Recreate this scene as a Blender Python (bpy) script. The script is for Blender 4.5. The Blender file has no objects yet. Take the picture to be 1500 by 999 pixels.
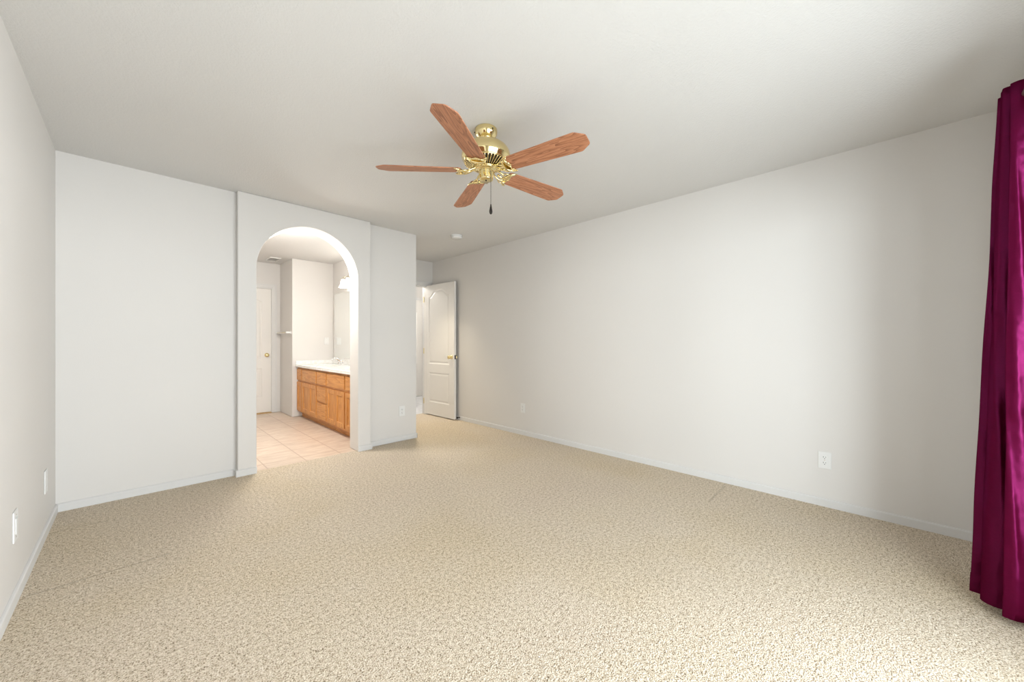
import bpy, bmesh, math, random
from mathutils import Vector, Matrix

C = bpy.context.scene.collection
SC = bpy.context.scene
PI = math.pi
random.seed(7)

# ------------------------------------------------------------------ camera
FPX = 544.4                       # focal length in pixels of the 1500 px frame
cam_d = bpy.data.cameras.new('camera')
cam = bpy.data.objects.new('camera', cam_d)
C.objects.link(cam)
cam_d.sensor_width = 36.0
cam_d.lens = 36.0 * FPX / 1500.0
cam_d.shift_y = 2.5 / 1500.0
cam_d.clip_start = 0.02
cam.location = (0, 0, 1.143)
cam.rotation_euler = (math.radians(90), 0, math.radians(-45.5))
SC.camera = cam

# ------------------------------------------------------------------ light and exposure
SC.view_settings.view_transform = 'Standard'
SC.view_settings.look = 'None'
SC.view_settings.gamma = 1.0
SC.view_settings.use_curve_mapping = False
SC.view_settings.exposure = 0.0

world = bpy.data.worlds.new('World')
SC.world = world
world.use_nodes = True
wb = world.node_tree.nodes['Background']
wb.inputs['Color'].default_value = (0.80, 0.90, 1.0, 1)
wb.inputs['Strength'].default_value = 0.6


def area_light(name, loc, rot, sx, sy, power, col):
    d = bpy.data.lights.new(name, 'AREA')
    d.shape = 'RECTANGLE'
    d.size = sx
    d.size_y = sy
    d.energy = power
    d.color = col
    o = bpy.data.objects.new(name, d)
    o.location = loc
    o.rotation_euler = rot
    C.objects.link(o)
    return o


def point_light(name, loc, power, col, r=0.05):
    d = bpy.data.lights.new(name, 'POINT')
    d.energy = power
    d.color = col
    d.shadow_soft_size = r
    o = bpy.data.objects.new(name, d)
    o.location = loc
    C.objects.link(o)
    return o


WIN_X0, WIN_X1, WIN_Z0, WIN_Z1 = 0.10, 2.42, 0.03, 2.08
# daylight outside the sliding door behind the camera
area_light('daylight', ((WIN_X0 + WIN_X1) / 2, -0.80, 1.05), (math.radians(90), 0, 0), 2.5, 2.2, 88.0, (0.86, 0.945, 1.0))
# sunlit yard seen through the door, off to the left of it
area_light('daylight_yard', (-4.2, -4.2, 1.15), (math.radians(90), 0, math.radians(-57)), 2.6, 1.8, 395.0, (0.86, 0.945, 1.0))
area_light('daylight_garden', (4.7, -4.2, 1.15), (math.radians(90), 0, math.radians(43)), 2.6, 1.8, 720.0, (0.925, 0.97, 1.0))
area_light('daylight_fill', (1.0, -7.0, 1.25), (math.radians(90), 0, 0), 6.5, 2.0, 410.0, (0.925, 0.97, 1.0))  # added area light far outside, evens the light deep in the room
# ceiling lamps of the bathroom and of the hall beyond the open door
point_light('bathroom_ceiling_lamp', (0.95, 4.38, 2.12), 60.0, (1.0, 0.97, 0.925), 0.20)
point_light('hall_ceiling_lamp', (3.15, 5.9, 2.25), 55.0, (1.0, 0.97, 0.92), 0.12)


def downlight(name, loc, power, col, ang=150):
    d = bpy.data.lights.new(name, 'SPOT')
    d.energy = power
    d.color = col
    d.spot_size = math.radians(ang)
    d.spot_blend = 0.7
    d.shadow_soft_size = 0.08
    o = bpy.data.objects.new(name, d)
    o.location = loc
    C.objects.link(o)


downlight('bathroom_fill_spot', (1.0, 4.50, 2.42), 65.0, (1.0, 0.97, 0.92))  # added fill spot, brightens the arch jamb and the front tiles
downlight('entry_downlight', (2.66, 4.45, 2.42), 85.0, (1.0, 0.87, 0.67), 84)


# ------------------------------------------------------------------ materials
def lin(r, g, b):
    def f(c):
        c /= 255.0
        return c / 12.92 if c <= 0.04045 else ((c + 0.055) / 1.055) ** 2.4
    return (f(r), f(g), f(b), 1)


class NT:
    def __init__(self, name):
        self.m = bpy.data.materials.new(name)
        self.m.use_nodes = True
        self.t = self.m.node_tree
        self.p = self.t.nodes['Principled BSDF']

    def n(self, typ, **kw):
        x = self.t.nodes.new(typ)
        for k, v in kw.items():
            if k.startswith('i_'):
                x.inputs[k[2:].replace('_', ' ')].default_value = v
            else:
                setattr(x, k, v)
        return x

    def l(self, a, b):
        self.t.links.new(a, b)

    def coord(self, kind='Object', scale=(1, 1, 1)):
        c = self.n('ShaderNodeTexCoord')
        mp = self.n('ShaderNodeMapping')
        mp.inputs['Scale'].default_value = scale
        self.l(c.outputs[kind], mp.inputs['Vector'])
        return mp.outputs['Vector']

    def ramp(self, fac, stops, interp='LINEAR'):
        r = self.n('ShaderNodeValToRGB')
        r.color_ramp.interpolation = interp
        e = r.color_ramp.elements
        while len(e) < len(stops):
            e.new(0.5)
        for el, (pos, col) in zip(e, stops):
            el.position = pos
            el.color = col
        self.l(fac, r.inputs['Fac'])
        return r.outputs['Color']

    def bump(self, height, strength, dist):
        b = self.n('ShaderNodeBump')
        b.inputs['Strength'].default_value = strength
        b.inputs['Distance'].default_value = dist
        self.l(height, b.inputs['Height'])
        self.l(b.outputs['Normal'], self.p.inputs['Normal'])


def paint(name, col, rough=0.6, bump=0.0, scale=90.0, dist=0.002, tint=0.015):
    k = NT(name)
    k.p.inputs['Roughness'].default_value = rough
    v = k.coord()
    n = k.n('ShaderNodeTexNoise', i_Scale=scale, i_Detail=3.0)
    k.l(v, n.inputs['Vector'])
    n2 = k.n('ShaderNodeTexNoise', i_Scale=1.3, i_Detail=2.0)
    k.l(v, n2.inputs['Vector'])
    a = tuple(c * (1 - tint) for c in col[:3]) + (1,)
    b = tuple(min(1, c * (1 + tint)) for c in col[:3]) + (1,)
    k.l(k.ramp(n2.outputs['Fac'], [(0.3, a), (0.7, b)]), k.p.inputs['Base Color'])
    if bump:
        k.bump(n.outputs['Fac'], bump, dist)
    return k.m


def plain(name, col, rough=0.4, metal=0.0, emit=None, es=0.0):
    k = NT(name)
    k.p.inputs['Base Color'].default_value = col
    k.p.inputs['Roughness'].default_value = rough
    k.p.inputs['Metallic'].default_value = metal
    n = k.n('ShaderNodeTexNoise', i_Scale=60.0, i_Detail=2.0)
    k.l(k.coord(), n.inputs['Vector'])
    mr = k.n('ShaderNodeMapRange')
    mr.inputs['To Min'].default_value = rough * 0.9
    mr.inputs['To Max'].default_value = rough * 1.1
    k.l(n.outputs['Fac'], mr.inputs['Value'])
    k.l(mr.outputs['Result'], k.p.inputs['Roughness'])
    if emit:
        k.p.inputs['Emission Color'].default_value = emit
        k.p.inputs['Emission Strength'].default_value = es
    return k.m


def wood(name, dark, mid, light, scale=(1.0, 11.0, 11.0), rings=7.0, rough=0.42, rand=True):
    k = NT(name)
    k.p.inputs['Roughness'].default_value = rough
    c = k.n('ShaderNodeTexCoord')
    vec = c.outputs['Object']
    if rand:
        oi = k.n('ShaderNodeObjectInfo')
        ml = k.n('ShaderNodeMath', operation='MULTIPLY')
        ml.inputs[1].default_value = 37.0
        k.l(oi.outputs['Random'], ml.inputs[0])
        cb = k.n('ShaderNodeCombineXYZ')
        for s in 'XYZ':
            k.l(ml.outputs[0], cb.inputs[s])
        ad = k.n('ShaderNodeVectorMath', operation='ADD')
        k.l(vec, ad.inputs[0])
        k.l(cb.outputs[0], ad.inputs[1])
        vec = ad.outputs[0]
    mp = k.n('ShaderNodeMapping')
    mp.inputs['Scale'].default_value = scale
    k.l(vec, mp.inputs['Vector'])
    n = k.n('ShaderNodeTexNoise', i_Scale=1.6, i_Detail=1.5)
    k.l(mp.outputs[0], n.inputs['Vector'])
    m = k.n('ShaderNodeMath', operation='MULTIPLY')
    m.inputs[1].default_value = rings
    k.l(n.outputs['Fac'], m.inputs[0])
    fr = k.n('ShaderNodeMath', operation='FRACT')
    k.l(m.outputs[0], fr.inputs[0])
    mp2 = k.n('ShaderNodeMapping')
    mp2.inputs['Scale'].default_value = tuple(s * 6 for s in scale)
    k.l(vec, mp2.inputs['Vector'])
    n2 = k.n('ShaderNodeTexNoise', i_Scale=4.0, i_Detail=3.0)
    k.l(mp2.outputs[0], n2.inputs['Vector'])
    mx = k.n('ShaderNodeMath', operation='MULTIPLY_ADD')
    mx.inputs[1].default_value = 0.55
    k.l(fr.outputs[0], mx.inputs[0])
    m3 = k.n('ShaderNodeMath', operation='MULTIPLY')
    m3.inputs[1].default_value = 0.55
    k.l(n2.outputs['Fac'], m3.inputs[0])
    k.l(m3.outputs[0], mx.inputs[2])
    k.l(k.ramp(mx.outputs[0], [(0.15, light), (0.5, mid), (0.92, dark)]), k.p.inputs['Base Color'])
    return k.m


M = {}
M['wall'] = paint('wall_paint', lin(214, 211, 207), 0.55, 0.15, 140.0, 0.002, 0.008)
M['ceiling'] = paint('ceiling_paint', lin(214, 213, 211), 0.7, 0.5, 110.0, 0.004, 0.008)
M['trim'] = paint('trim_paint', lin(213, 212, 210), 0.4, 0.03, 60.0)
M['door'] = paint('door_paint', lin(226, 223, 218), 0.38, 0.03, 80.0)
M['plate'] = plain('outlet_plastic', lin(224, 224, 222), 0.35)
M['slot'] = plain('dark_slot', (0.01, 0.01, 0.01, 1), 0.6)
M['brass'] = plain('polished_brass', (0.84, 0.70, 0.37, 1), 0.10, 1.0)
M['brass_shade'] = plain('brass_vent_shadow', (0.030, 0.022, 0.012, 1), 0.5)
M['bronze'] = plain('dark_bronze', (0.025, 0.020, 0.017, 1), 0.35, 0.6)
M['nickel'] = plain('satin_nickel', (0.62, 0.57, 0.47, 1), 0.3, 1.0)
M['antique'] = plain('antique_brass', (0.34, 0.27, 0.15, 1), 0.35, 1.0)
M['chrome'] = plain('chrome', (0.86, 0.87, 0.88, 1), 0.07, 1.0)
M['rubber'] = plain('black_rubber', (0.02, 0.018, 0.018, 1), 0.7)
M['blade'] = wood('oak_fan_blade', lin(126, 76, 50), lin(178, 120, 86), lin(194, 138, 104), (1.5, 15.0, 15.0), 9.0, 0.45)
M['oak'] = wood('honey_oak', lin(176, 112, 48), lin(203, 140, 72), lin(214, 155, 88), (12.0, 12.0, 1.2), 5.0, 0.4, True)
M['oak_h'] = wood('honey_oak_drawer', lin(176, 112, 48), lin(203, 140, 72), lin(214, 155, 88), (12.0, 1.2, 12.0), 5.0, 0.4, True)
M['threshold'] = wood('threshold_wood', lin(150, 110, 60), lin(196, 160, 100), lin(215, 185, 130), (1.0, 12.0, 12.0), 5.0)
M['mirror'] = plain('mirror_silver', (0.90, 0.92, 0.91, 1), 0.015, 1.0)
M['shade'] = plain('frosted_glass_lit', (0.95, 0.94, 0.9, 1), 0.4, 0.0, (1.0, 0.95, 0.88, 1), 10.0)
M['pavement'] = paint('patio_concrete', lin(190, 186, 178), 0.8, 0.3, 40.0)


def carpet_mat():
    k = NT('beige_carpet')
    k.p.inputs['Roughness'].default_value = 0.95
    v = k.coord()
    n = k.n('ShaderNodeTexNoise', i_Scale=185.0, i_Detail=3.0, i_Roughness=0.7)
    k.l(v, n.inputs['Vector'])
    nf = k.n('ShaderNodeTexNoise', i_Scale=62.0, i_Detail=2.0)
    k.l(v, nf.inputs['Vector'])
    vo = k.n('ShaderNodeTexVoronoi', i_Scale=190.0)
    k.l(v, vo.inputs['Vector'])
    big = k.n('ShaderNodeTexNoise', i_Scale=0.9, i_Detail=4.0)
    k.l(v, big.inputs['Vector'])
    mixn = k.n('ShaderNodeMath', operation='MULTIPLY_ADD')
    mixn.inputs[1].default_value = 0.76
    k.l(n.outputs['Fac'], mixn.inputs[0])
    m2 = k.n('ShaderNodeMath', operation='MULTIPLY')
    m2.inputs[1].default_value = 0.24
    k.l(nf.outputs['Fac'], m2.inputs[0])
    k.l(m2.outputs[0], mixn.inputs[2])
    fleck = k.ramp(mixn.outputs[0], [(0.36, lin(78, 66, 48)), (0.435, lin(174, 156, 129)), (0.49, lin(214, 199, 177)), (0.57, lin(232, 220, 202)), (0.66, lin(248, 241, 228))])
    patch = k.ramp(big.outputs['Fac'], [(0.34, (0.97, 0.94, 0.86, 1)), (0.5, (1, 0.99, 0.97, 1)), (0.66, (0.98, 0.965, 0.965, 1))])
    mx = k.n('ShaderNodeMix', data_type='RGBA', blend_type='MULTIPLY')
    mx.inputs[0].default_value = 1.0
    k.l(fleck, mx.inputs[6])
    k.l(patch, mx.inputs[7])
    # creases pressed into the pile by furniture, their shade painted in as dark colour: (x0, x1, y, half width)
    sep = k.n('ShaderNodeSeparateXYZ')
    k.l(v, sep.inputs[0])
    wob = k.n('ShaderNodeTexNoise', i_Scale=9.0, i_Detail=2.0)
    k.l(v, wob.inputs['Vector'])

    def math_(op, a, b=None):
        q = k.n('ShaderNodeMath', operation=op)
        for i, z in enumerate((a, b)):
            if z is None:
                continue
            if isinstance(z, (int, float)):
                q.inputs[i].default_value = z
            else:
                k.l(z, q.inputs[i])
        return q.outputs[0]

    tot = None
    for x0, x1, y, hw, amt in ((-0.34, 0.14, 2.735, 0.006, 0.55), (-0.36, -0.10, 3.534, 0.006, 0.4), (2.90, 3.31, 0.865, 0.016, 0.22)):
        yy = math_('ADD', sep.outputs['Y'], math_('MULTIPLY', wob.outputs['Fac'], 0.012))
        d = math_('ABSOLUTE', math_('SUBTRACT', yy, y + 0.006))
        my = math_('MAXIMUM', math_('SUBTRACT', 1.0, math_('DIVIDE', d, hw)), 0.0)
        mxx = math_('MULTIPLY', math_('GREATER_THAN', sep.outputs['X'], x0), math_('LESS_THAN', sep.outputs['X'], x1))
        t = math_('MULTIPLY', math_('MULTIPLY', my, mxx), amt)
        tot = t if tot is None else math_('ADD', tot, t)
    crease_shade = k.n('ShaderNodeMix', data_type='RGBA')
    k.l(tot, crease_shade.inputs[0])
    k.l(mx.outputs[2], crease_shade.inputs[6])
    crease_shade.inputs[7].default_value = lin(96, 82, 58)
    k.l(crease_shade.outputs[2], k.p.inputs['Base Color'])
    ad = k.n('ShaderNodeMath', operation='ADD')
    k.l(mixn.outputs[0], ad.inputs[0])
    k.l(vo.outputs['Distance'], ad.inputs[1])
    k.bump(ad.outputs[0], 0.6, 0.009)
    return k.m


def tile_mat(name, base_a, base_b, grout, size, off):
    k = NT(name)
    k.p.inputs['Roughness'].default_value = 0.35
    c = k.n('ShaderNodeTexCoord')
    mp = k.n('ShaderNodeMapping')
    mp.inputs['Location'].default_value = (-off[0], -off[1], 0)
    k.l(c.outputs['Object'], mp.inputs['Vector'])
    br = k.n('ShaderNodeTexBrick')
    br.offset = 0.0
    br.inputs['Scale'].default_value = 1.0
    br.inputs['Brick Width'].default_value = size
    br.inputs['Row Height'].default_value = size
    br.inputs['Mortar Size'].default_value = 0.005
    br.inputs['Mortar Smooth'].default_value = 0.3
    br.inputs['Color1'].default_value = (0.95, 0.95, 0.95, 1)
    br.inputs['Color2'].default_value = (1, 1, 1, 1)
    k.l(mp.outputs[0], br.inputs['Vector'])
    n = k.n('ShaderNodeTexNoise', i_Scale=6.0, i_Detail=5.0, i_Distortion=0.6)
    st = k.n('ShaderNodeMapping')
    st.inputs['Scale'].default_value = (1.0, 3.0, 1.0)
    k.l(c.outputs['Object'], st.inputs['Vector'])
    k.l(st.outputs[0], n.inputs['Vector'])
    col = k.ramp(n.outputs['Fac'], [(0.35, base_a), (0.65, base_b)])
    mu = k.n('ShaderNodeMix', data_type='RGBA', blend_type='MULTIPLY')
    mu.inputs[0].default_value = 1.0
    k.l(col, mu.inputs[6])
    k.l(br.outputs['Color'], mu.inputs[7])
    mx = k.n('ShaderNodeMix', data_type='RGBA')
    k.l(br.outputs['Fac'], mx.inputs[0])
    k.l(mu.outputs[2], mx.inputs[6])
    mx.inputs[7].default_value = grout
    k.l(mx.outputs[2], k.p.inputs['Base Color'])
    iv = k.n('ShaderNodeMath', operation='SUBTRACT')
    iv.inputs[0].default_value = 1.0
    k.l(br.outputs['Fac'], iv.inputs[1])
    k.bump(iv.outputs[0], 0.4, 0.003)
    return k.m


def marble_mat():
    k = NT('cultured_marble')
    k.p.inputs['Roughness'].default_value = 0.15
    n = k.n('ShaderNodeTexNoise', i_Scale=5.0, i_Detail=6.0, i_Distortion=2.0)
    k.l(k.coord(), n.inputs['Vector'])
    k.l(k.ramp(n.outputs['Fac'], [(0.40, lin(238, 238, 236)), (0.5, lin(229, 227, 222)), (0.57, lin(239, 239, 237))]), k.p.inputs['Base Color'])
    return k.m


def satin_mat():
    k = NT('burgundy_satin')
    p = k.p
    p.inputs['Roughness'].default_value = 0.8
    p.inputs['Specular IOR Level'].default_value = 0.0
    v = k.coord('Object', (60, 60, 900))
    n = k.n('ShaderNodeTexNoise', i_Scale=1.0, i_Detail=2.0)
    k.l(v, n.inputs['Vector'])
    v2 = k.coord('Object', (10, 10, 8))
    n2 = k.n('ShaderNodeTexNoise', i_Scale=1.0, i_Detail=2.0)
    k.l(v2, n2.inputs['Vector'])
    k.l(k.ramp(n.outputs['Fac'], [(0.3, (0.036, 0.0004, 0.006, 1)), (0.7, (0.054, 0.0007, 0.010, 1))]), p.inputs['Base Color'])
    b = k.n('ShaderNodeBump', i_Strength=0.12, i_Distance=0.002)
    k.l(n.outputs['Fac'], b.inputs['Height'])
    b2 = k.n('ShaderNodeBump', i_Strength=0.45, i_Distance=0.03)
    k.l(n2.outputs['Fac'], b2.inputs['Height'])
    k.l(b.outputs['Normal'], b2.inputs['Normal'])
    k.l(b2.outputs['Normal'], p.inputs['Normal'])
    gl = k.n('ShaderNodeBsdfAnisotropic', i_Roughness=0.34)
    gl.inputs['Color'].default_value = (0.62, 0.06, 0.30, 1)
    k.l(b2.outputs['Normal'], gl.inputs['Normal'])
    ms = k.n('ShaderNodeMixShader')
    ms.inputs[0].default_value = 0.095
    k.l(p.outputs[0], ms.inputs[1])
    k.l(gl.outputs[0], ms.inputs[2])
    out = [x for x in k.t.nodes if x.type == 'OUTPUT_MATERIAL'][0]
    k.l(ms.outputs[0], out.inputs['Surface'])
    return k.m


def glass_mat():
    k = NT('window_glass')
    tr = k.n('ShaderNodeBsdfTransparent')
    gl = k.n('ShaderNodeBsdfGlossy', i_Roughness=0.02)
    mx = k.n('ShaderNodeMixShader')
    mx.inputs[0].default_value = 0.05
    k.l(tr.outputs[0], mx.inputs[1])
    k.l(gl.outputs[0], mx.inputs[2])
    out = [x for x in k.t.nodes if x.type == 'OUTPUT_MATERIAL'][0]
    k.l(mx.outputs[0], out.inputs['Surface'])
    return k.m


M['carpet'] = carpet_mat()
M['tile'] = tile_mat('bathroom_tile', lin(210, 189, 170), lin(226, 209, 191), lin(190, 166, 146), 0.325, (0.853, 0.22))
M['hall_tile'] = tile_mat('hall_tile', lin(206, 207, 210), lin(222, 222, 224), lin(176, 176, 178), 0.33, (0.1, 0.1))
M['marble'] = marble_mat()
M['satin'] = satin_mat()
M['glass'] = glass_mat()


# ------------------------------------------------------------------ mesh helpers
def obj(name, bm, m, parent=None, smooth=False, loc=None, bevel=0.0, segs=2):
    bmesh.ops.recalc_face_normals(bm, faces=bm.faces)
    me = bpy.data.meshes.new(name)
    bm.to_mesh(me)
    bm.free()
    me.materials.append(m)
    if smooth:
        for p in me.polygons:
            p.use_smooth = True
    o = bpy.data.objects.new(name, me)
    C.objects.link(o)
    if loc:
        o.location = loc
    if parent is not None:
        o.parent = parent
    if bevel:
        b = o.modifiers.new('bevel', 'BEVEL')
        b.width = bevel
        b.segments = segs
        b.limit_method = 'ANGLE'
    return o


def tag(o, label, cat, group=None):
    o['label'] = label
    o['category'] = cat
    if group:
        o['group'] = group
    return o


def thing(name, label, cat, loc=(0, 0, 0), rotz=0.0, group=None):
    o = bpy.data.objects.new(name, None)
    o.empty_display_size = 0.05
    C.objects.link(o)
    o.location = loc
    o.rotation_euler = (0, 0, rotz)
    return tag(o, label, cat, group)


def struct(name, bm, m, parent=None, **kw):
    o = obj(name, bm, m, parent, **kw)
    if parent is None:
        o['kind'] = 'structure'
    return o


def add_box(bm, x0, x1, y0, y1, z0, z1):
    vs = [bm.verts.new((x, y, z)) for x in (x0, x1) for y in (y0, y1) for z in (z0, z1)]
    for f in ((0, 1, 3, 2), (4, 6, 7, 5), (0, 4, 5, 1), (2, 3, 7, 6), (0, 2, 6, 4), (1, 5, 7, 3)):
        bm.faces.new([vs[i] for i in f])


def bx(*a):
    bm = bmesh.new()
    add_box(bm, *a)
    return bm


def add_lathe(bm, prof, seg=48, ctr=(0, 0, 0), axis='Z', cap=True):
    rings = []
    for r, z in prof:
        ring = []
        for i in range(seg):
            t = 2 * PI * i / seg
            c, s = r * math.cos(t), r * math.sin(t)
            p = {'Z': (c, s, z), 'X': (z, c, s), 'Y': (s, z, c)}[axis]
            ring.append(bm.verts.new((p[0] + ctr[0], p[1] + ctr[1], p[2] + ctr[2])))
        rings.append(ring)
    for a, b in zip(rings, rings[1:]):
        for i in range(seg):
            j = (i + 1) % seg
            bm.faces.new((a[i], a[j], b[j], b[i]))
    if cap:
        bm.faces.new(rings[0])
        bm.faces.new(rings[-1])


def lathe(prof, seg=48, ctr=(0, 0, 0), axis='Z', cap=True):
    bm = bmesh.new()
    add_lathe(bm, prof, seg, ctr, axis, cap)
    return bm


def catmull(pts, n=6):
    out = []
    P = [Vector(p) for p in pts]
    for i in range(len(P) - 1):
        p0 = P[i - 1] if i else P[0]
        p1, p2 = P[i], P[i + 1]
        p3 = P[i + 2] if i + 2 < len(P) else P[-1]
        for k in range(n):
            t = k / n
            out.append(0.5 * ((2 * p1) + (p2 - p0) * t + (2 * p0 - 5 * p1 + 4 * p2 - p3) * t * t + (3 * p1 - p0 - 3 * p2 + p3) * t ** 3))
    out.append(P[-1])
    return out


def add_tube(bm, pts, r, seg=8, closed=False):
    P = [Vector(p) for p in pts]
    rr = r if isinstance(r, (list, tuple)) else [r] * len(P)
    rings = []
    up = Vector((0, 0, 1))
    for i, p in enumerate(P):
        if closed:
            d = P[(i + 1) % len(P)] - P[i - 1]
        else:
            d = P[min(i + 1, len(P) - 1)] - P[max(i - 1, 0)]
        d.normalize()
        u = up if abs(d.dot(up)) < 0.95 else Vector((1, 0, 0))
        a = d.cross(u).normalized()
        b = a.cross(d).normalized()
        rings.append([bm.verts.new(p + (a * math.cos(2 * PI * k / seg) + b * math.sin(2 * PI * k / seg)) * rr[i]) for k in range(seg)])
    pairs = list(zip(rings, rings[1:])) + ([(rings[-1], rings[0])] if closed else [])
    for a, b in pairs:
        for k in range(seg):
            j = (k + 1) % seg
            bm.faces.new((a[k], a[j], b[j], b[k]))
    if not closed:
        bm.faces.new(rings[0])
        bm.faces.new(rings[-1])


def add_prism(bm, pts, f0, f1):
    """pts: 2D outline; f0/f1 map (u, v) to the 3D point of the near and far side."""
    a = [bm.verts.new(f0(u, v)) for u, v in pts]
    b = [bm.verts.new(f1(u, v)) for u, v in pts]
    bm.faces.new(a)
    bm.faces.new(list(reversed(b)))
    n = len(pts)
    for i in range(n):
        j = (i + 1) % n
        bm.faces.new((a[i], b[i], b[j], a[j]))


def inset_loop(pts, d):
    n = len(pts)
    out = []
    for i in range(n):
        p0, p1, p2 = Vector(pts[i - 1]), Vector(pts[i]), Vector(pts[(i + 1) % n])
        e1, e2 = (p1 - p0).normalized(), (p2 - p1).normalized()
        n1, n2 = Vector((-e1.y, e1.x)), Vector((-e2.y, e2.x))
        b = n1 + n2
        b = b / max(1e-6, b.length_squared) * 2
        q = p1 + b * d
        out.append((q.x, q.y))
    return out


def panel_slab(w, h, t, panels, steps, both=False):
    """A door slab in the local XZ plane, front at y=0 (facing -Y), thickness t; panels are CCW outlines, steps [(inset, depth)]."""
    bm = bmesh.new()

    def side(y, s):
        outer = [bm.verts.new((u, y, v)) for u, v in ((0, 0), (w, 0), (w, h), (0, h))]
        edges = [bm.edges.new((outer[i], outer[(i + 1) % 4])) for i in range(4)]
        for pl in panels:
            loop = [bm.verts.new((u, y, v)) for u, v in pl]
            edges += [bm.edges.new((loop[i], loop[(i + 1) % len(loop)])) for i in range(len(loop))]
            prev = loop
            for ins, dep in steps:
                cur = [bm.verts.new((u, y + s * dep, v)) for u, v in inset_loop(pl, ins)]
                for i in range(len(cur)):
                    j = (i + 1) % len(cur)
                    bm.faces.new((prev[i], prev[j], cur[j], cur[i]))
                prev = cur
            bm.faces.new(prev)
        bmesh.ops.triangle_fill(bm, use_beauty=True, use_dissolve=False, edges=edges)
        return outer

    a = side(0.0, 1)
    if both:
        b = side(t, -1)
    else:
        b = [bm.verts.new((u, t, v)) for u, v in ((0, 0), (w, 0), (w, h), (0, h))]
        bm.faces.new(b)
    for i in range(4):
        j = (i + 1) % 4
        bm.faces.new((a[i], a[j], b[j], b[i]))
    return bm


# ------------------------------------------------------------------ the room
H = 2.44
XL, XR = -0.37, 3.385           # left and right walls
YF = -0.55                      # wall with the sliding door, behind the camera
YB = 3.95                       # back wall
YP = 3.885                      # front of the arched pier
YE = 5.13                       # wall with the entry door
AX0, AX1, ASP, AAP = 0.756, 1.650, 1.803, 2.250   # arch jambs, spring, apex
YA = 4.10                       # bathroom side of the arched wall

bm = bmesh.new()
add_box(bm, XL - 0.12, XR + 0.12, YF - 0.12, 3.94, -0.08, 0.0)
add_box(bm, 2.31, XR + 0.12, 3.94, 5.25, -0.08, 0.0)
struct('floor', bm, M['carpet'])
struct('floor', bx(XL - 0.12, 2.31, 3.94, 7.35, -0.08, -0.004), M['tile'])
struct('floor', bx(2.31, 5.2, 5.25, 7.8, -0.08, -0.002), M['hall_tile'])
struct('ceiling', bx(XL - 0.12, 5.2, YF - 0.12, 7.8, H, H + 0.1), M['ceiling'])

struct('wall_left', bx(XL - 0.12, XL, YF - 0.12, 7.35, 0, H), M['wall'])
struct('wall_right', bx(XR, XR + 0.12, YF - 0.12, 5.25, 0, H), M['wall'])

bm = bmesh.new()                # front wall around the sliding door
add_box(bm, XL, WIN_X0, YF - 0.12, YF, 0, H)
add_box(bm, WIN_X1, XR, YF - 0.12, YF, 0, H)
add_box(bm, WIN_X0, WIN_X1, YF - 0.12, YF, WIN_Z1, H)
struct('wall_front', bm, M['wall'])

bm = bmesh.new()                # back wall, left and right of the pier
add_box(bm, XL, 0.62, YB, YA, 0, H)
struct('wall_back', bm, M['wall'])
bm = bmesh.new()
add_box(bm, 1.785, 2.385, 3.965, YA, 0, H)
add_box(bm, 2.310, 2.385, YA, YE, 0, H)
struct('wall_back', bm, M['wall'])

# the pier with the round arch
bm = bmesh.new()
cx, rx, rz = (AX0 + AX1) / 2, (AX1 - AX0) / 2, AAP - ASP
arc = [(cx - rx * math.cos(PI * i / 48), ASP + rz * math.sin(PI * i / 48)) for i in range(49)]
out = [(0.62, 0), (0.62, H), (1.785, H), (1.785, 0), (AX1, 0)] + list(reversed(arc)) + [(AX0, 0)]
add_prism(bm, out, lambda u, v: (u, YP, v), lambda u, v: (u, YA, v))
o = struct('wall_arch', bm, M['wall'], bevel=0.006)

bm = bmesh.new()                # wall with the entry door
EX0, EX1, EZ = 2.50, 3.290, 2.055
add_box(bm, 2.385, EX0, YE, 5.25, 0, H)
add_box(bm, EX1, XR, YE, 5.25, 0, H)
add_box(bm, EX0, EX1, YE, 5.25, EZ, H)
struct('wall_entry', bm, M['wall'])

# bathroom walls
VY = 6.41                       # wall at the far end of the vanity
VX = 2.31                       # wall behind the vanity
struct('wall_bathroom', bx(1.705, VX, VY, 7.20, 0, H), M['wall'], bevel=0.006)
struct('wall_bathroom', bx(VX, 2.385, YE, 7.20, 0, H), M['wall'])
BD0, BD1, BDZ = 0.80, 1.600, 2.04
bm = bmesh.new()
add_box(bm, XL, BD0, 7.08, 7.20, 0, H)
add_box(bm, BD1, 1.705, 7.08, 7.20, 0, H)
add_box(bm, BD0, BD1, 7.08, 7.20, BDZ, H)
struct('wall_bathroom', bm, M['wall'])
struct('wall_bathroom', bx(XL, 2.385, 7.25, 7.33, 0, H), M['wall'])

# hall walls
struct('wall_hall', bx(2.385, 5.2, 7.0, 7.1, 0, H), M['wall'])
struct('wall_hall', bx(5.1, 5.2, 5.25, 7.0, 0, H), M['wall'])
struct('wall_hall', bx(XR + 0.0, 5.2, 5.17, 5.25, 0, H), M['wall'])


# ------------------------------------------------------------------ baseboards
def base_run(bm, p, q, nrm, h=0.056, t=0.012):
    """one length of board from p to q, standing off towards nrm"""
    prof = [(0, 0), (t, 0), (t, h - 0.008), (t - 0.004, h - 0.002), (0.003, h), (0, h)]
    P, Q, N = Vector(p + (0,)), Vector(q + (0,)), Vector(nrm + (0,))
    a = [bm.verts.new(P + N * u + Vector((0, 0, v))) for u, v in prof]
    b = [bm.verts.new(Q + N * u + Vector((0, 0, v))) for u, v in prof]
    bm.faces.new(a)
    bm.faces.new(list(reversed(b)))
    for i in range(len(prof)):
        j = (i + 1) % len(prof)
        bm.faces.new((a[i], b[i], b[j], a[j]))


def baseboard(name, runs):
    bm = bmesh.new()
    for r in runs:
        base_run(bm, *r)
    return struct(name, bm, M['trim'])


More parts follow.
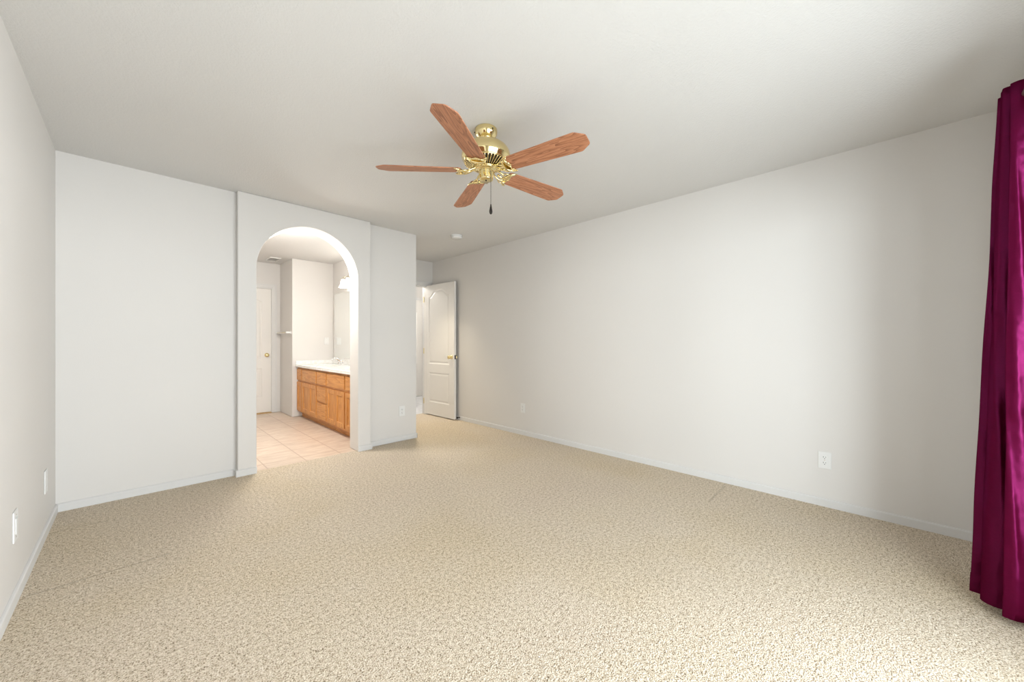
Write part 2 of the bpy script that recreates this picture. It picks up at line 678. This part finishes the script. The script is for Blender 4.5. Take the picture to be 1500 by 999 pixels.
baseboard('baseboard_left', [((XL, YF), (XL, YB), (1, 0))])
baseboard('baseboard_back', [((XL, YB), (0.62, YB), (0, -1))])
baseboard('baseboard_arch', [((0.608, YP), (AX0, YP), (0, -1)), ((0.62, YP), (0.62, YB - 0.012), (-1, 0)),
                             ((AX1, YP), (1.797, YP), (0, -1)), ((1.785, YP), (1.785, 3.953), (1, 0))])
baseboard('baseboard_back', [((1.785, 3.965), (2.397, 3.965), (0, -1)), ((2.385, 3.953), (2.385, YE), (1, 0))])
baseboard('baseboard_right', [((XR, YF), (XR, YE), (-1, 0))])
baseboard('baseboard_front', [((WIN_X1 + 0.06, YF), (XR, YF), (0, 1))])
baseboard('baseboard_hall', [((2.385, 7.0), (5.1, 7.0), (0, -1))])


# ------------------------------------------------------------------ casings, doors
def casing(name, x0, x1, z1, y, w=0.057, t=0.016, s=-1, jamb=0.0):
    """door casing around an opening in a wall whose face lies at y; s = side it stands off to"""
    bm = bmesh.new()
    for d0, d1, tt in ((0.0, w, t * 0.6), (w * 0.55, w, t)):
        ya, yb = sorted((y, y + s * tt))
        add_box(bm, x0 - d1, x0 - d0, ya, yb, 0, z1 + d0)
        add_box(bm, x1 + d0, x1 + d1, ya, yb, 0, z1 + d0)
        add_box(bm, x0 - d1, x1 + d1, ya, yb, z1 + d0, z1 + d1)
    if jamb:
        ya, yb = sorted((y, y - s * jamb))
        add_box(bm, x0 - 0.002, x0 + 0.016, ya, yb, 0, z1)
        add_box(bm, x1 - 0.016, x1 + 0.002, ya, yb, 0, z1)
        add_box(bm, x0, x1, ya, yb, z1 - 0.018, z1 + 0.002)
    return struct(name, bm, M['trim'], bevel=0.002)


casing('trim_1', EX0, EX1, EZ, YE, jamb=0.12)
casing('trim_2', BD0, BD1, BDZ, 7.08, jamb=0.12)
casing('trim_3', 3.55, 4.35, 2.05, 7.0)


def door_panels(w, st, z):
    """two outlines: an upper one with a cambered top, and a lower rectangle (CCW)"""
    zl0, zl1, zu0, zu1, rise = z
    low = [(st, zl0), (w - st, zl0), (w - st, zl1), (st, zl1)]
    up = [(st, zu0), (w - st, zu0)]
    N = 20
    for i in range(N + 1):
        u = i / N
        x = (w - st) + (2 * st - w) * u
        s = math.sin(PI * u)
        up.append((x, zu1 + rise * s * s * (3 - 2 * s)))
    return [low, up]


DSTEP = [(0.010, 0.007), (0.020, 0.009), (0.042, 0.003)]


def door_leaf(name, w, h, t, loc, rotz, z, st=0.13):
    bm = panel_slab(w, h, t, door_panels(w, st, z), DSTEP, both=True)
    o = struct(name, bm, M['door'])
    o.location = loc
    o.rotation_euler = (0, 0, rotz)
    return o


def knob(parent, x, z, y, s):
    """turned brass knob with its rosette, axis along the door's local Y"""
    prof = [(0.032, 0.0), (0.033, 0.004), (0.024, 0.009), (0.012, 0.012), (0.011, 0.028), (0.020, 0.034), (0.027, 0.043),
            (0.028, 0.052), (0.023, 0.060), (0.010, 0.064)]
    bm = lathe([(r, s * d) for r, d in prof], 24, (x, y, z), 'Y')
    return obj('door_knob', bm, M['brass'], parent, smooth=True)


# entry door, swung open against the right wall (front = the face towards the room's middle)
dx, dy = 3.272, 5.195           # hinge
fx, fy = 3.298, 4.430           # free edge
ang = math.atan2(fy - dy, fx - dx)
d1 = door_leaf('door_1', 0.765, 2.035, 0.035, (dx, dy, 0.014), ang + 0.0, (0.20, 0.665, 0.80, 1.850, 0.10), 0.125)
knob(d1, 0.700, 0.915, 0.0, -1)
knob(d1, 0.700, 0.915, 0.035, 1)
bm = bx(0.764, 0.7665, 0.006, 0.029, 0.885, 0.945)
obj('latch_plate', bm, M['bronze'], d1)
for z in (0.2, 1.0, 1.82):
    obj('hinge', lathe([(0.006, -0.045), (0.006, 0.045)], 12, (-0.004, -0.004, z)), M['brass'], d1)

# closed door at the back of the bathroom
d2 = door_leaf('door_2', 0.768, 2.02, 0.035, (0.816, 7.115, 0.012), 0.0, (0.25, 0.715, 0.875, 1.80, 0.09), 0.125)
knob(d2, 0.706, 0.930, 0.0, -1)
struct('trim_4', bx(BD0 + 0.016, BD1 - 0.016, 7.07, 7.16, -0.004, 0.010), M['threshold'], bevel=0.003)

# hall: a door in the far wall of the hall
d3 = door_leaf('door_3', 0.80, 2.04, 0.02, (3.55, 6.985, 0.008), 0.0, (0.25, 0.70, 0.85, 1.78, 0.10), 0.13)

# sliding glass door behind the camera
wn = struct('window_1', bmesh.new(), M['trim'])
bm = bmesh.new()
y0, y1 = YF - 0.115, YF - 0.02
add_box(bm, WIN_X0, WIN_X0 + 0.05, y0, y1, 0, WIN_Z1)
add_box(bm, WIN_X1 - 0.05, WIN_X1, y0, y1, 0, WIN_Z1)
add_box(bm, WIN_X0 + 0.05, WIN_X1 - 0.05, y0, y1, WIN_Z1 - 0.05, WIN_Z1)
add_box(bm, WIN_X0 + 0.05, WIN_X1 - 0.05, y0, y1, 0, 0.035)
obj('window_frame', bm, M['trim'], wn)
xm = (WIN_X0 + WIN_X1) / 2
for a, b, y in ((WIN_X0 + 0.05, xm + 0.03, YF - 0.09), (xm - 0.03, WIN_X1 - 0.05, YF - 0.05)):
    bm = bmesh.new()
    add_box(bm, a, a + 0.06, y - 0.015, y + 0.015, 0.035, WIN_Z1 - 0.05)
    add_box(bm, b - 0.06, b, y - 0.015, y + 0.015, 0.035, WIN_Z1 - 0.05)
    add_box(bm, a + 0.06, b - 0.06, y - 0.015, y + 0.015, 0.035, 0.11)
    add_box(bm, a + 0.06, b - 0.06, y - 0.015, y + 0.015, WIN_Z1 - 0.11, WIN_Z1 - 0.05)
    s = obj('sash', bm, M['trim'], wn)
    obj('pane', bx(a + 0.06, b - 0.06, y - 0.003, y + 0.003, 0.11, WIN_Z1 - 0.11), M['glass'], s)
struct('ground', bx(-6, 9, -9, YF - 0.12, -0.12, -0.02), M['pavement'])


# ------------------------------------------------------------------ ceiling fan
FX, FY = 1.502, 1.697
fan = thing('ceiling_fan', 'polished brass ceiling fan with five oak blades hanging from the ceiling', 'ceiling fan', (FX, FY, H))
zz = lambda prof: [(r, z - H) for r, z in prof]
cn = obj('canopy', lathe(zz([(0.064, 2.44), (0.068, 2.436), (0.069, 2.424), (0.067, 2.410), (0.058, 2.394), (0.046, 2.382), (0.041, 2.376),
                             (0.041, 2.366), (0.037, 2.362), (0.030, 2.363)]), 56), M['brass'], fan, smooth=True)
for t in (0.4, 2.5, 4.6):
    obj('screw', lathe([(0.004, -0.003), (0.004, 0.003)], 10, (0.068 * math.cos(t), 0.068 * math.sin(t), 2.416 - H)), M['bronze'], cn)
obj('downrod', lathe(zz([(0.013, 2.40), (0.013, 2.365), (0.024, 2.362), (0.026, 2.352), (0.024, 2.346)]), 24), M['brass'], fan, smooth=True)
mh = obj('motor_housing', lathe(zz([(0.020, 2.357), (0.058, 2.357), (0.064, 2.353), (0.088, 2.349), (0.112, 2.338), (0.131, 2.322), (0.143, 2.303),
                                    (0.148, 2.284), (0.149, 2.268), (0.146, 2.256), (0.138, 2.248), (0.136, 2.240), (0.132, 2.236),
                                    (0.126, 2.237), (0.05, 2.240)]), 72), M['brass'], fan, smooth=True)
# underside grille: recess coloured dark for the shade in the vents, behind radiating brass ribs
obj('grille_recess', lathe(zz([(0.126, 2.236), (0.100, 2.222), (0.070, 2.206), (0.060, 2.204)]), 60, cap=False), M['brass_shade'], mh, smooth=True)
bm = bmesh.new()
for i in range(40):
    t = 2 * PI * i / 40
    c, s = math.cos(t), math.sin(t)
    pts = [(0.130, 2.235), (0.114, 2.225), (0.092, 2.212), (0.066, 2.198)]
    add_tube(bm, [(r * c, r * s, z - H) for r, z in pts], [0.0042, 0.0038, 0.0032, 0.0024], 6)
for r, z in ((0.130, 2.236), (0.068, 2.200)):
    add_tube(bm, [(r * math.cos(2 * PI * i / 60), r * math.sin(2 * PI * i / 60), z - H) for i in range(60)], 0.005, 8, True)
obj('grille', bm, M['brass'], mh, smooth=True)
obj('rotor_flange', lathe(zz([(0.050, 2.215), (0.064, 2.212), (0.066, 2.200), (0.062, 2.192), (0.040, 2.190)]), 48), M['brass'], fan, smooth=True)
sh = obj('switch_housing', lathe(zz([(0.030, 2.200), (0.047, 2.196), (0.047, 2.190), (0.043, 2.186), (0.043, 2.140), (0.041, 2.133), (0.036, 2.130), (0.001, 2.130)]), 48),
         M['brass'], fan, smooth=True)
md = sh.modifiers.new('edge', 'EDGE_SPLIT')
md.split_angle = math.radians(40)
obj('screw', lathe(zz([(0.005, 2.131), (0.005, 2.127)]), 12), M['bronze'], sh)


def blade_mesh():
    bm = bmesh.new()
    r0, r1 = 0.150, 0.652
    half = [(r0, 0.049), (0.166, 0.056), (0.30, 0.061), (0.45, 0.067), (0.585, 0.0715), (0.597, 0.0705), (0.604, 0.067), (0.643, 0.040), (0.650, 0.032), (r1, 0.022)]
    pts = [(x, -y) for x, y in half] + [(x, y) for x, y in reversed(half)]
    add_prism(bm, pts, lambda u, v: (u, v, -0.003), lambda u, v: (u, v, 0.003))
    return bm


def iron_mesh():
    """ornate blade iron: two scrolled arms, a crescent that carries the blade root, scalloped horns"""
    bm = bmesh.new()
    for s in (-1, 1):
        arm = catmull([(0.052, s * 0.010, 0.016), (0.085, s * 0.020, 0.006), (0.118, s * 0.026, -0.006), (0.146, s * 0.020, -0.014), (0.166, s * 0.010, -0.013)], 5)
        add_tube(bm, arm, 0.0058, 8)
        horn = catmull([(0.160, 0.0, -0.013), (0.166, s * 0.022, -0.013), (0.180, s * 0.044, -0.012), (0.204, s * 0.060, -0.010), (0.232, s * 0.066, -0.007)], 6)
        n = len(horn)
        add_tube(bm, horn, [0.0085 - 0.0045 * i / (n - 1) for i in range(n)], 8)
        curl = catmull([(0.176, s * 0.040, -0.012), (0.196, s * 0.036, -0.011), (0.206, s * 0.024, -0.009), (0.200, s * 0.012, -0.009), (0.216, s * 0.003, -0.008)], 5)
        add_tube(bm, curl, 0.0048, 8)
        add_tube(bm, catmull([(0.118, s * 0.026, -0.006), (0.140, s * 0.040, -0.010), (0.158, s * 0.046, -0.012), (0.176, s * 0.042, -0.012)], 4), 0.0042, 8)
        add_lathe(bm, [(0.006, -0.014), (0.006, -0.008), (0.003, -0.006)], 10, (0.196, s * 0.042, 0))
    add_tube(bm, [(0.100, 0, -0.002), (0.130, 0, -0.011), (0.160, 0, -0.014)], 0.007, 8)
    # backing plate under the blade root
    up = [(0.158, 0.0), (0.164, 0.022), (0.178, 0.042), (0.200, 0.056), (0.226, 0.063), (0.214, 0.044), (0.206, 0.030), (0.212, 0.016), (0.224, 0.0)]
    pts = [(x, -y) for x, y in up[1:-1]] + [up[-1]] + [(x, y) for x, y in reversed(up[1:-1])] + [up[0]]
    add_prism(bm, pts, lambda u, v: (u, v, -0.011), lambda u, v: (u, v, -0.004))
    for v in bm.verts:
        v.co.x = 0.052 + (v.co.x - 0.052) * 0.76
    return bm


BLZ = 2.190
A0 = 137.76
PITCH = math.radians(13.0)
first = None
for k in range(5):
    t = math.radians(A0 - 72 * k)
    mat = (Matrix.Translation((0, 0, BLZ - H)) @ Matrix.Rotation(t, 4, 'Z'))
    if first is None:
        b = obj('blade', blade_mesh(), M['blade'], fan, bevel=0.002)
        ir = obj('blade_iron', iron_mesh(), M['brass'], fan, smooth=True)
        first = (b, ir)
    else:
        b, ir = first[0].copy(), first[1].copy()
        C.objects.link(b)
        C.objects.link(ir)
        b.parent = ir.parent = fan
    b.matrix_basis = mat @ Matrix.Rotation(-PITCH, 4, 'X')
    ir.matrix_basis = mat @ Matrix.Rotation(-PITCH * 0.9, 4, 'X')

# pull chain with a dark wooden fob
ca = math.radians(-45.5)
latv = Vector((math.cos(ca), math.sin(ca), 0))
depv = Vector((-math.sin(ca), math.cos(ca), 0))
cp = latv * 0.031 - depv * 0.036
bm = bmesh.new()
add_tube(bm, [(cp.x * 0.85, cp.y * 0.85, 2.178 - H), (cp.x, cp.y, 2.176 - H), (cp.x, cp.y, 1.972 - H)], 0.0007, 5)
for i in range(50):
    bmesh.ops.create_icosphere(bm, subdivisions=1, radius=0.0021, matrix=Matrix.Translation((cp.x, cp.y, 2.175 - H - 0.0041 * i)))
ch = obj('pull_chain', bm, M['bronze'], fan)
obj('fob', lathe([(0.002, 0), (0.0035, -0.006), (0.0045, -0.014), (0.0075, -0.030), (0.0100, -0.044), (0.0085, -0.056), (0.004, -0.062)], 20,
                 (cp.x, cp.y, 1.974 - H)), M['bronze'], ch, smooth=True)

# ------------------------------------------------------------------ smoke detector
sd = thing('smoke_detector', 'round white smoke detector on the ceiling near the entry door', 'smoke detector', (2.739, 3.629, H))
obj('mounting_base', lathe([(0.068, 0), (0.069, -0.003), (0.069, -0.010), (0.066, -0.012)], 40), M['plate'], sd, smooth=True)
obj('cover', lathe([(0.062, -0.012), (0.064, -0.018), (0.060, -0.032), (0.052, -0.037), (0.001, -0.038)], 40), M['plate'], sd, smooth=True)


# ------------------------------------------------------------------ outlets and plates
def wall_plate(name, label, cat, loc, rotz, kind, group=None, w=0.072, h=0.117):
    """built facing local -Y"""
    t = thing(name, label, cat, loc, rotz, group)
    bm = bmesh.new()
    o = obj('cover_plate', bx(-w / 2, w / 2, -0.006, 0.0, -h / 2, h / 2), M['plate'], t, bevel=0.003, segs=3)
    if kind == 'duplex':
        for z in (-0.0195, 0.0195):
            bm = bmesh.new()
            pts = [(0.0168 * math.cos(a) , max(-0.0125, min(0.0125, 0.0168 * math.sin(a)))) for a in [2 * PI * i / 32 for i in range(32)]]
            add_prism(bm, pts, lambda u, v: (u, -0.0085, v + z), lambda u, v: (u, -0.004, v + z))
            r = obj('receptacle', bm, M['plate'], t, bevel=0.0008)
            bm = bmesh.new()
            add_box(bm, -0.0075, -0.0051, -0.0089, -0.0080, z - 0.001, z + 0.0085)
            add_box(bm, 0.0052, 0.0072, -0.0089, -0.0080, z - 0.000, z + 0.0075)
            add_lathe(bm, [(0.0026, -0.0089), (0.0026, -0.0080)], 12, (0, 0, z - 0.0075), 'Y')
            obj('slot', bm, M['slot'], r)
        obj('screw', lathe([(0.003, -0.0070), (0.003, -0.0055)], 12, (0, 0, 0), 'Y'), M['nickel'], t)
    elif kind == 'rocker':
        obj('insert', bx(-0.0165, 0.0165, -0.0085, -0.004, -0.0335, 0.0335), M['plate'], t, bevel=0.001)
        for z in (-0.048, 0.048):
            obj('screw', lathe([(0.003, -0.0070), (0.003, -0.0055)], 12, (0, 0, z), 'Y'), M['nickel'], t)
    else:
        for z in (-0.03, 0.03):
            obj('screw', lathe([(0.003, -0.0070), (0.003, -0.0055)], 12, (0, 0, z), 'Y'), M['plate'], t)
    return t


FACE_NX, FACE_PX = -PI / 2, PI / 2      # plate faces -X (right wall) / +X (left wall)
wall_plate('outlet', 'white duplex outlet low on the right wall nearest the burgundy curtain', 'outlet', (XR, 0.262, 0.322), FACE_NX, 'duplex')
wall_plate('outlet', 'small white outlet low on the right wall between the open door and the fan', 'outlet', (XR, 3.135, 0.332), FACE_NX, 'duplex')
wall_plate('outlet', 'white outlet on the back wall right of the arch, low down', 'outlet', (2.197, 3.965, 0.344), 0.0, 'duplex')
wall_plate('outlet', 'white outlet on the left wall, the one nearer the camera', 'outlet', (XL, 2.715, 0.335), FACE_PX, 'rocker', None, 0.080, 0.135)
wall_plate('wall_plate', 'blank white cover plate on the left wall near the back corner', 'wall plate', (XL, 3.53, 0.318), FACE_PX, 'blank', None, 0.080, 0.135)
wall_plate('outlet', 'white outlet on the bathroom wall above the counter beside the mirror', 'outlet', (2.205, VY, 1.170), 0.0, 'rocker')

# ------------------------------------------------------------------ door stop
ds = thing('door_stop', 'black rubber-tipped door stop on the right baseboard behind the open door', 'door stop', (XR - 0.012, 4.40, 0.040), 0)
obj('stem', lathe([(0.011, 0.0), (0.011, -0.004), (0.006, -0.006), (0.006, -0.034)], 16, (0, 0, 0), 'X'), M['bronze'], ds, smooth=True)
obj('rubber_tip', lathe([(0.010, -0.032), (0.013, -0.036), (0.013, -0.048), (0.009, -0.051)], 16, (0, 0, 0), 'X'), M['rubber'], ds, smooth=True)

# ------------------------------------------------------------------ bathroom vanity
VXF = 1.785                      # face frame
VY0 = 4.125
van = thing('vanity_cabinet', 'long honey oak bathroom vanity with doors and drawers under a white counter', 'vanity', (VXF, VY, 0))
L = lambda x, y: (x - VXF, y - VY)


def vbox(x0, x1, y0, y1, z0, z1):
    return bx(x0 - VXF, x1 - VXF, y0 - VY, y1 - VY, z0, z1)


obj('body', vbox(VXF, VX - 0.005, VY0, VY - 0.003, 0.085, 0.773), M['oak_h'], van)
obj('toe_kick', vbox(VXF + 0.06, VX - 0.02, VY0, VY - 0.003, -0.004, 0.085), M['oak_h'], van)
CSTEP = [(0.005, 0.007), (0.012, 0.010)]


def cab_door(y0, y1, z0, z1):
    w, h = y1 - y0, z1 - z0
    f = 0.052
    bm = panel_slab(w, h, 0.019, [[(f, f), (w - f, f), (w - f, h - f), (f, h - f)]], CSTEP)
    o = obj('door', bm, M['oak'], van)
    o.location = (-0.019, y1 - VY, z0)
    o.rotation_euler = (0, 0, -PI / 2)
    return o


def cab_drawer(y0, y1, z0, z1, nm='drawer'):
    return obj(nm, vbox(VXF - 0.019, VXF, y0, y1, z0, z1), M['oak_h'], van, bevel=0.005)


G = 0.012
ZD0, ZD1, ZT0, ZT1 = 0.108, 0.545, 0.575, 0.742
cab_drawer(6.185, 6.400, ZT0, ZT1)
cab_door(6.185, 6.400, ZD0, ZD1)
cab_drawer(5.545, 6.155, ZT0, ZT1, 'false_drawer_front')
cab_door(5.545, 5.846, ZD0, ZD1)
cab_door(5.852, 6.155, ZD0, ZD1)
cab_drawer(5.165, 5.515, ZT0, ZT1)
cab_drawer(5.165, 5.515, 0.345, ZD1)
cab_drawer(5.165, 5.515, ZD0, 0.322)
cab_drawer(4.560, 5.135, ZT0, ZT1, 'false_drawer_front')
cab_door(4.560, 4.842, ZD0, ZD1)
cab_door(4.848, 5.135, ZD0, ZD1)
cab_drawer(4.150, 4.530, ZT0, ZT1)
cab_door(4.150, 4.530, ZD0, ZD1)

ctp = thing('vanity_counter', 'white marbled counter with sink and splash on the oak vanity', 'counter', (VXF, VY, 0.773))
# slab with two oval bowls sunk in it
bm = bmesh.new()
x0, x1, y0, y1 = 1.748 - VXF, VX - VXF - 0.002, VY0 - VY, -0.003
z1 = 0.032
outer = [bm.verts.new(p) for p in ((x0, y0, z1), (x1, y0, z1), (x1, y1, z1), (x0, y1, z1))]
ed = [bm.edges.new((outer[i], outer[(i + 1) % 4])) for i in range(4)]
for yc in (5.85 - VY, 4.85 - VY):
    prev = None
    for sc, dz in ((1.0, 0.0), (0.97, -0.006), (0.90, -0.05), (0.72, -0.10), (0.40, -0.125)):
        ring = [bm.verts.new((0.235 + 0.150 * sc * math.cos(2 * PI * i / 36), yc + 0.215 * sc * math.sin(2 * PI * i / 36), z1 + dz)) for i in range(36)]
        if prev is None:
            ed += [bm.edges.new((ring[i], ring[(i + 1) % 36])) for i in range(36)]
        else:
            for i in range(36):
                bm.faces.new((prev[i], prev[(i + 1) % 36], ring[(i + 1) % 36], ring[i]))
        prev = ring
    bm.faces.new(prev)
bmesh.ops.triangle_fill(bm, use_beauty=True, use_dissolve=False, edges=ed)
low = [bm.verts.new((v.co.x, v.co.y, 0.0)) for v in outer]
for i in range(4):
    bm.faces.new((outer[i], outer[(i + 1) % 4], low[(i + 1) % 4], low[i]))
obj('counter_slab', bm, M['marble'], ctp)
obj('back_splash', bx(x1 - 0.020, x1, y0, y1, z1, z1 + 0.09), M['marble'], ctp, bevel=0.003)
obj('side_splash', bx(x0 + 0.004, x1 - 0.020, y1 - 0.018, y1, z1, z1 + 0.055), M['marble'], ctp, bevel=0.003)

# faucet
fz = 0.773 + 0.032
fau = thing('faucet', 'chrome single-spout faucet at the far sink of the vanity', 'faucet', (2.215, 5.85, fz))
bm = lathe([(0.028, 0), (0.028, 0.006), (0.020, 0.012), (0.018, 0.045), (0.020, 0.06), (0.014, 0.068)], 24)
add_box(bm, -0.024, 0.024, -0.085, 0.085, 0.0, 0.010)
obj('base', bm, M['chrome'], fau, smooth=False, bevel=0.003)
bm = bmesh.new()
sp = catmull([(0, 0, 0.045), (-0.030, 0, 0.085), (-0.075, 0, 0.105), (-0.115, 0, 0.090), (-0.128, 0, 0.070)], 6)
add_tube(bm, sp, 0.0125, 12)
obj('spout', bm, M['chrome'], fau, smooth=True)
for s in (-1, 1):
    bm = lathe([(0.018, 0.008), (0.016, 0.030), (0.013, 0.036)], 16, (0, s * 0.068, 0))
    add_tube(bm, [(0, s * 0.068, 0.036), (0.0, s * 0.085, 0.055), (-0.004, s * 0.118, 0.068)], [0.010, 0.009, 0.008], 10)
    obj('handle', bm, M['chrome'], fau, smooth=True)

# mirror
mi = obj('wall_mirror', bx(VX - 0.008, VX - 0.001, VY0, 6.33, 0.898, 1.932), M['mirror'])
tag(mi, 'large frameless mirror on the bathroom wall behind the vanity', 'mirror')

# vanity light bar
vl = thing('vanity_light', 'lit bathroom vanity light with frosted bell shades above the mirror', 'light fixture', (VX, 5.46, 2.10))
obj('back_plate', bx(-0.022, -0.001, -0.36, 0.36, -0.035, 0.045), M['nickel'], vl, bevel=0.006)
for i in range(4):
    y = 0.265 - 0.177 * i
    bm = bmesh.new()
    add_tube(bm, catmull([(-0.015, y, 0.01), (-0.06, y, 0.035), (-0.095, y, 0.035), (-0.105, y, 0.010)], 5), 0.007, 8)
    add_lathe(bm, [(0.012, 0.02), (0.020, 0.010), (0.022, -0.015)], 18, (-0.105, y, 0.0))
    arm = obj('arm', bm, M['nickel'], vl, smooth=True)
    bm = lathe([(0.024, -0.012), (0.030, -0.035), (0.036, -0.07), (0.046, -0.105), (0.062, -0.130), (0.060, -0.131), (0.044, -0.106), (0.034, -0.07), (0.026, -0.035)], 32,
               (-0.105, y, 0.0), cap=False)
    obj('shade', bm, M['shade'], arm, smooth=True)

# towel bar
tb = thing('towel_bar', 'slim beige towel bar on the narrow bathroom wall beside the white door', 'towel bar', (1.705, 6.75, 1.302))
obj('bar', lathe([(0.009, -0.30), (0.009, 0.28)], 14, (-0.058, 0, 0), 'Y'), M['nickel'], tb, smooth=True)
for y in (-0.29, 0.27):
    bm = bmesh.new()
    add_box(bm, -0.008, 0.0, y - 0.025, y + 0.025, -0.025, 0.025)
    add_box(bm, -0.074, -0.006, y - 0.013, y + 0.013, -0.014, 0.014)
    obj('bracket', bm, M['plate'], tb, bevel=0.003)

# bathroom ceiling vent
cv = thing('ceiling_vent', 'small white slotted vent on the bathroom ceiling', 'vent', (1.515, 6.68, H))
bm = bmesh.new()
for a in ((-0.075, -0.055, -0.15, 0.15), (0.055, 0.075, -0.15, 0.15), (-0.055, 0.055, -0.15, -0.13), (-0.055, 0.055, 0.13, 0.15)):
    add_box(bm, *a, -0.010, 0.0)
obj('frame', bm, M['plate'], cv, bevel=0.002)
for i in range(6):
    x = -0.048 + 0.017 * i
    bm = bmesh.new()
    add_prism(bm, [(x, -0.010), (x + 0.002, -0.010), (x + 0.011, -0.001), (x + 0.009, -0.001)], lambda u, v: (u, -0.13, v), lambda u, v: (u, 0.13, v))
    obj('slat', bm, M['plate'], cv)

# ------------------------------------------------------------------ curtain and rod
ROD_Y, ROD_Z = -0.412, 2.116
cur = thing('curtain', 'burgundy satin curtain hanging in deep folds beside the sliding door', 'curtain', (2.4, ROD_Y, ROD_Z))
BOT = [(2.640, -0.40), (2.640, -0.34), (2.633, -0.297), (2.628, -0.312), (2.624, -0.345), (2.618, -0.425), (2.603, -0.425), (2.596, -0.350), (2.587, -0.322),
       (2.566, -0.322), (2.550, -0.334), (2.540, -0.354), (2.538, -0.378), (2.530, -0.445), (2.508, -0.450), (2.494, -0.395), (2.480, -0.364),
       (2.471, -0.379), (2.4685, -0.394), (2.4725, -0.410), (2.481, -0.430), (2.491, -0.450), (2.501, -0.470), (2.512, -0.488)]
TOP = [(2.560, -0.41), (2.566, -0.385), (2.558, -0.364), (2.550, -0.368), (2.545, -0.385), (2.540, -0.420), (2.530, -0.425), (2.524, -0.390), (2.515, -0.366),
       (2.490, -0.364), (2.468, -0.364), (2.462, -0.376), (2.460, -0.392), (2.462, -0.435), (2.460, -0.440), (2.455, -0.400), (2.446, -0.378),
       (2.437, -0.385), (2.432, -0.397), (2.434, -0.411), (2.441, -0.426), (2.450, -0.442), (2.460, -0.458), (2.472, -0.472)]
cb = catmull([(x, y, 0.0) for x, y in BOT], 5)
ct = catmull([(x, y, 0.0) for x, y in TOP], 5)
ZB, ZTOP, NR = 0.030, 2.172, 60
bm = bmesh.new()
rows = []
for i in range(NR + 1):
    f = i / NR
    z = ZB + (ZTOP - ZB) * f
    g = f ** 1.05
    row = []
    for j, (p, q) in enumerate(zip(cb, ct)):
        v = p.lerp(q, g)
        w = 0.0035 * math.sin(z * 7.0 + j * 0.35) * math.sin(z * 2.3 + j * 0.11) * min(1, f * 6) * min(1, (1 - f) * 6)
        row.append(bm.verts.new((v.x - 2.4 + w, v.y - ROD_Y + w * 0.7, z - ROD_Z)))
    rows.append(row)
for a, b in zip(rows, rows[1:]):
    for j in range(len(a) - 1):
        bm.faces.new((a[j], a[j + 1], b[j + 1], b[j]))
pn = obj('panel', bm, M['satin'], cur, smooth=True)
sol = pn.modifiers.new('thickness', 'SOLIDIFY')
sol.thickness = 0.0015
# stitched hem along the bottom
bm = bmesh.new()
hem = []
for z in (ZB + 0.001, ZB + 0.085):
    f = (z - ZB) / (ZTOP - ZB)
    hem.append([bm.verts.new((p.lerp(q, f).x - 2.4, p.lerp(q, f).y - ROD_Y + 0.0012, z - ROD_Z)) for p, q in zip(cb, ct)])
for j in range(len(hem[0]) - 1):
    bm.faces.new((hem[0][j], hem[0][j + 1], hem[1][j + 1], hem[1][j]))
obj('hem', bm, M['satin'], cur, smooth=True)
bm = bmesh.new()
add_tube(bm, [(2.4375 - 2.4, -0.009 + 0.015 * math.cos(a), 0.015 * math.sin(a)) for a in [2 * PI * i / 28 for i in range(28)]], 0.004, 8, True)
obj('grommet', bm, M['antique'], cur, smooth=True)

rod = thing('curtain_rod', 'metal rod carrying the burgundy curtain over the sliding door', 'curtain rod', (1.0, ROD_Y, ROD_Z))
obj('pole', lathe([(0.010, -1.20), (0.010, 1.50)], 16, (0, 0, 0), 'X'), M['nickel'], rod, smooth=True)
for x in (-1.12, 1.08):
    bm = bmesh.new()
    add_box(bm, x - 0.02, x + 0.02, YF - ROD_Y, YF - ROD_Y + 0.006, -0.04, 0.03)
    add_box(bm, x - 0.006, x + 0.006, YF - ROD_Y + 0.006, 0.004, -0.020, -0.010)
    obj('bracket', bm, M['nickel'], rod, bevel=0.002)
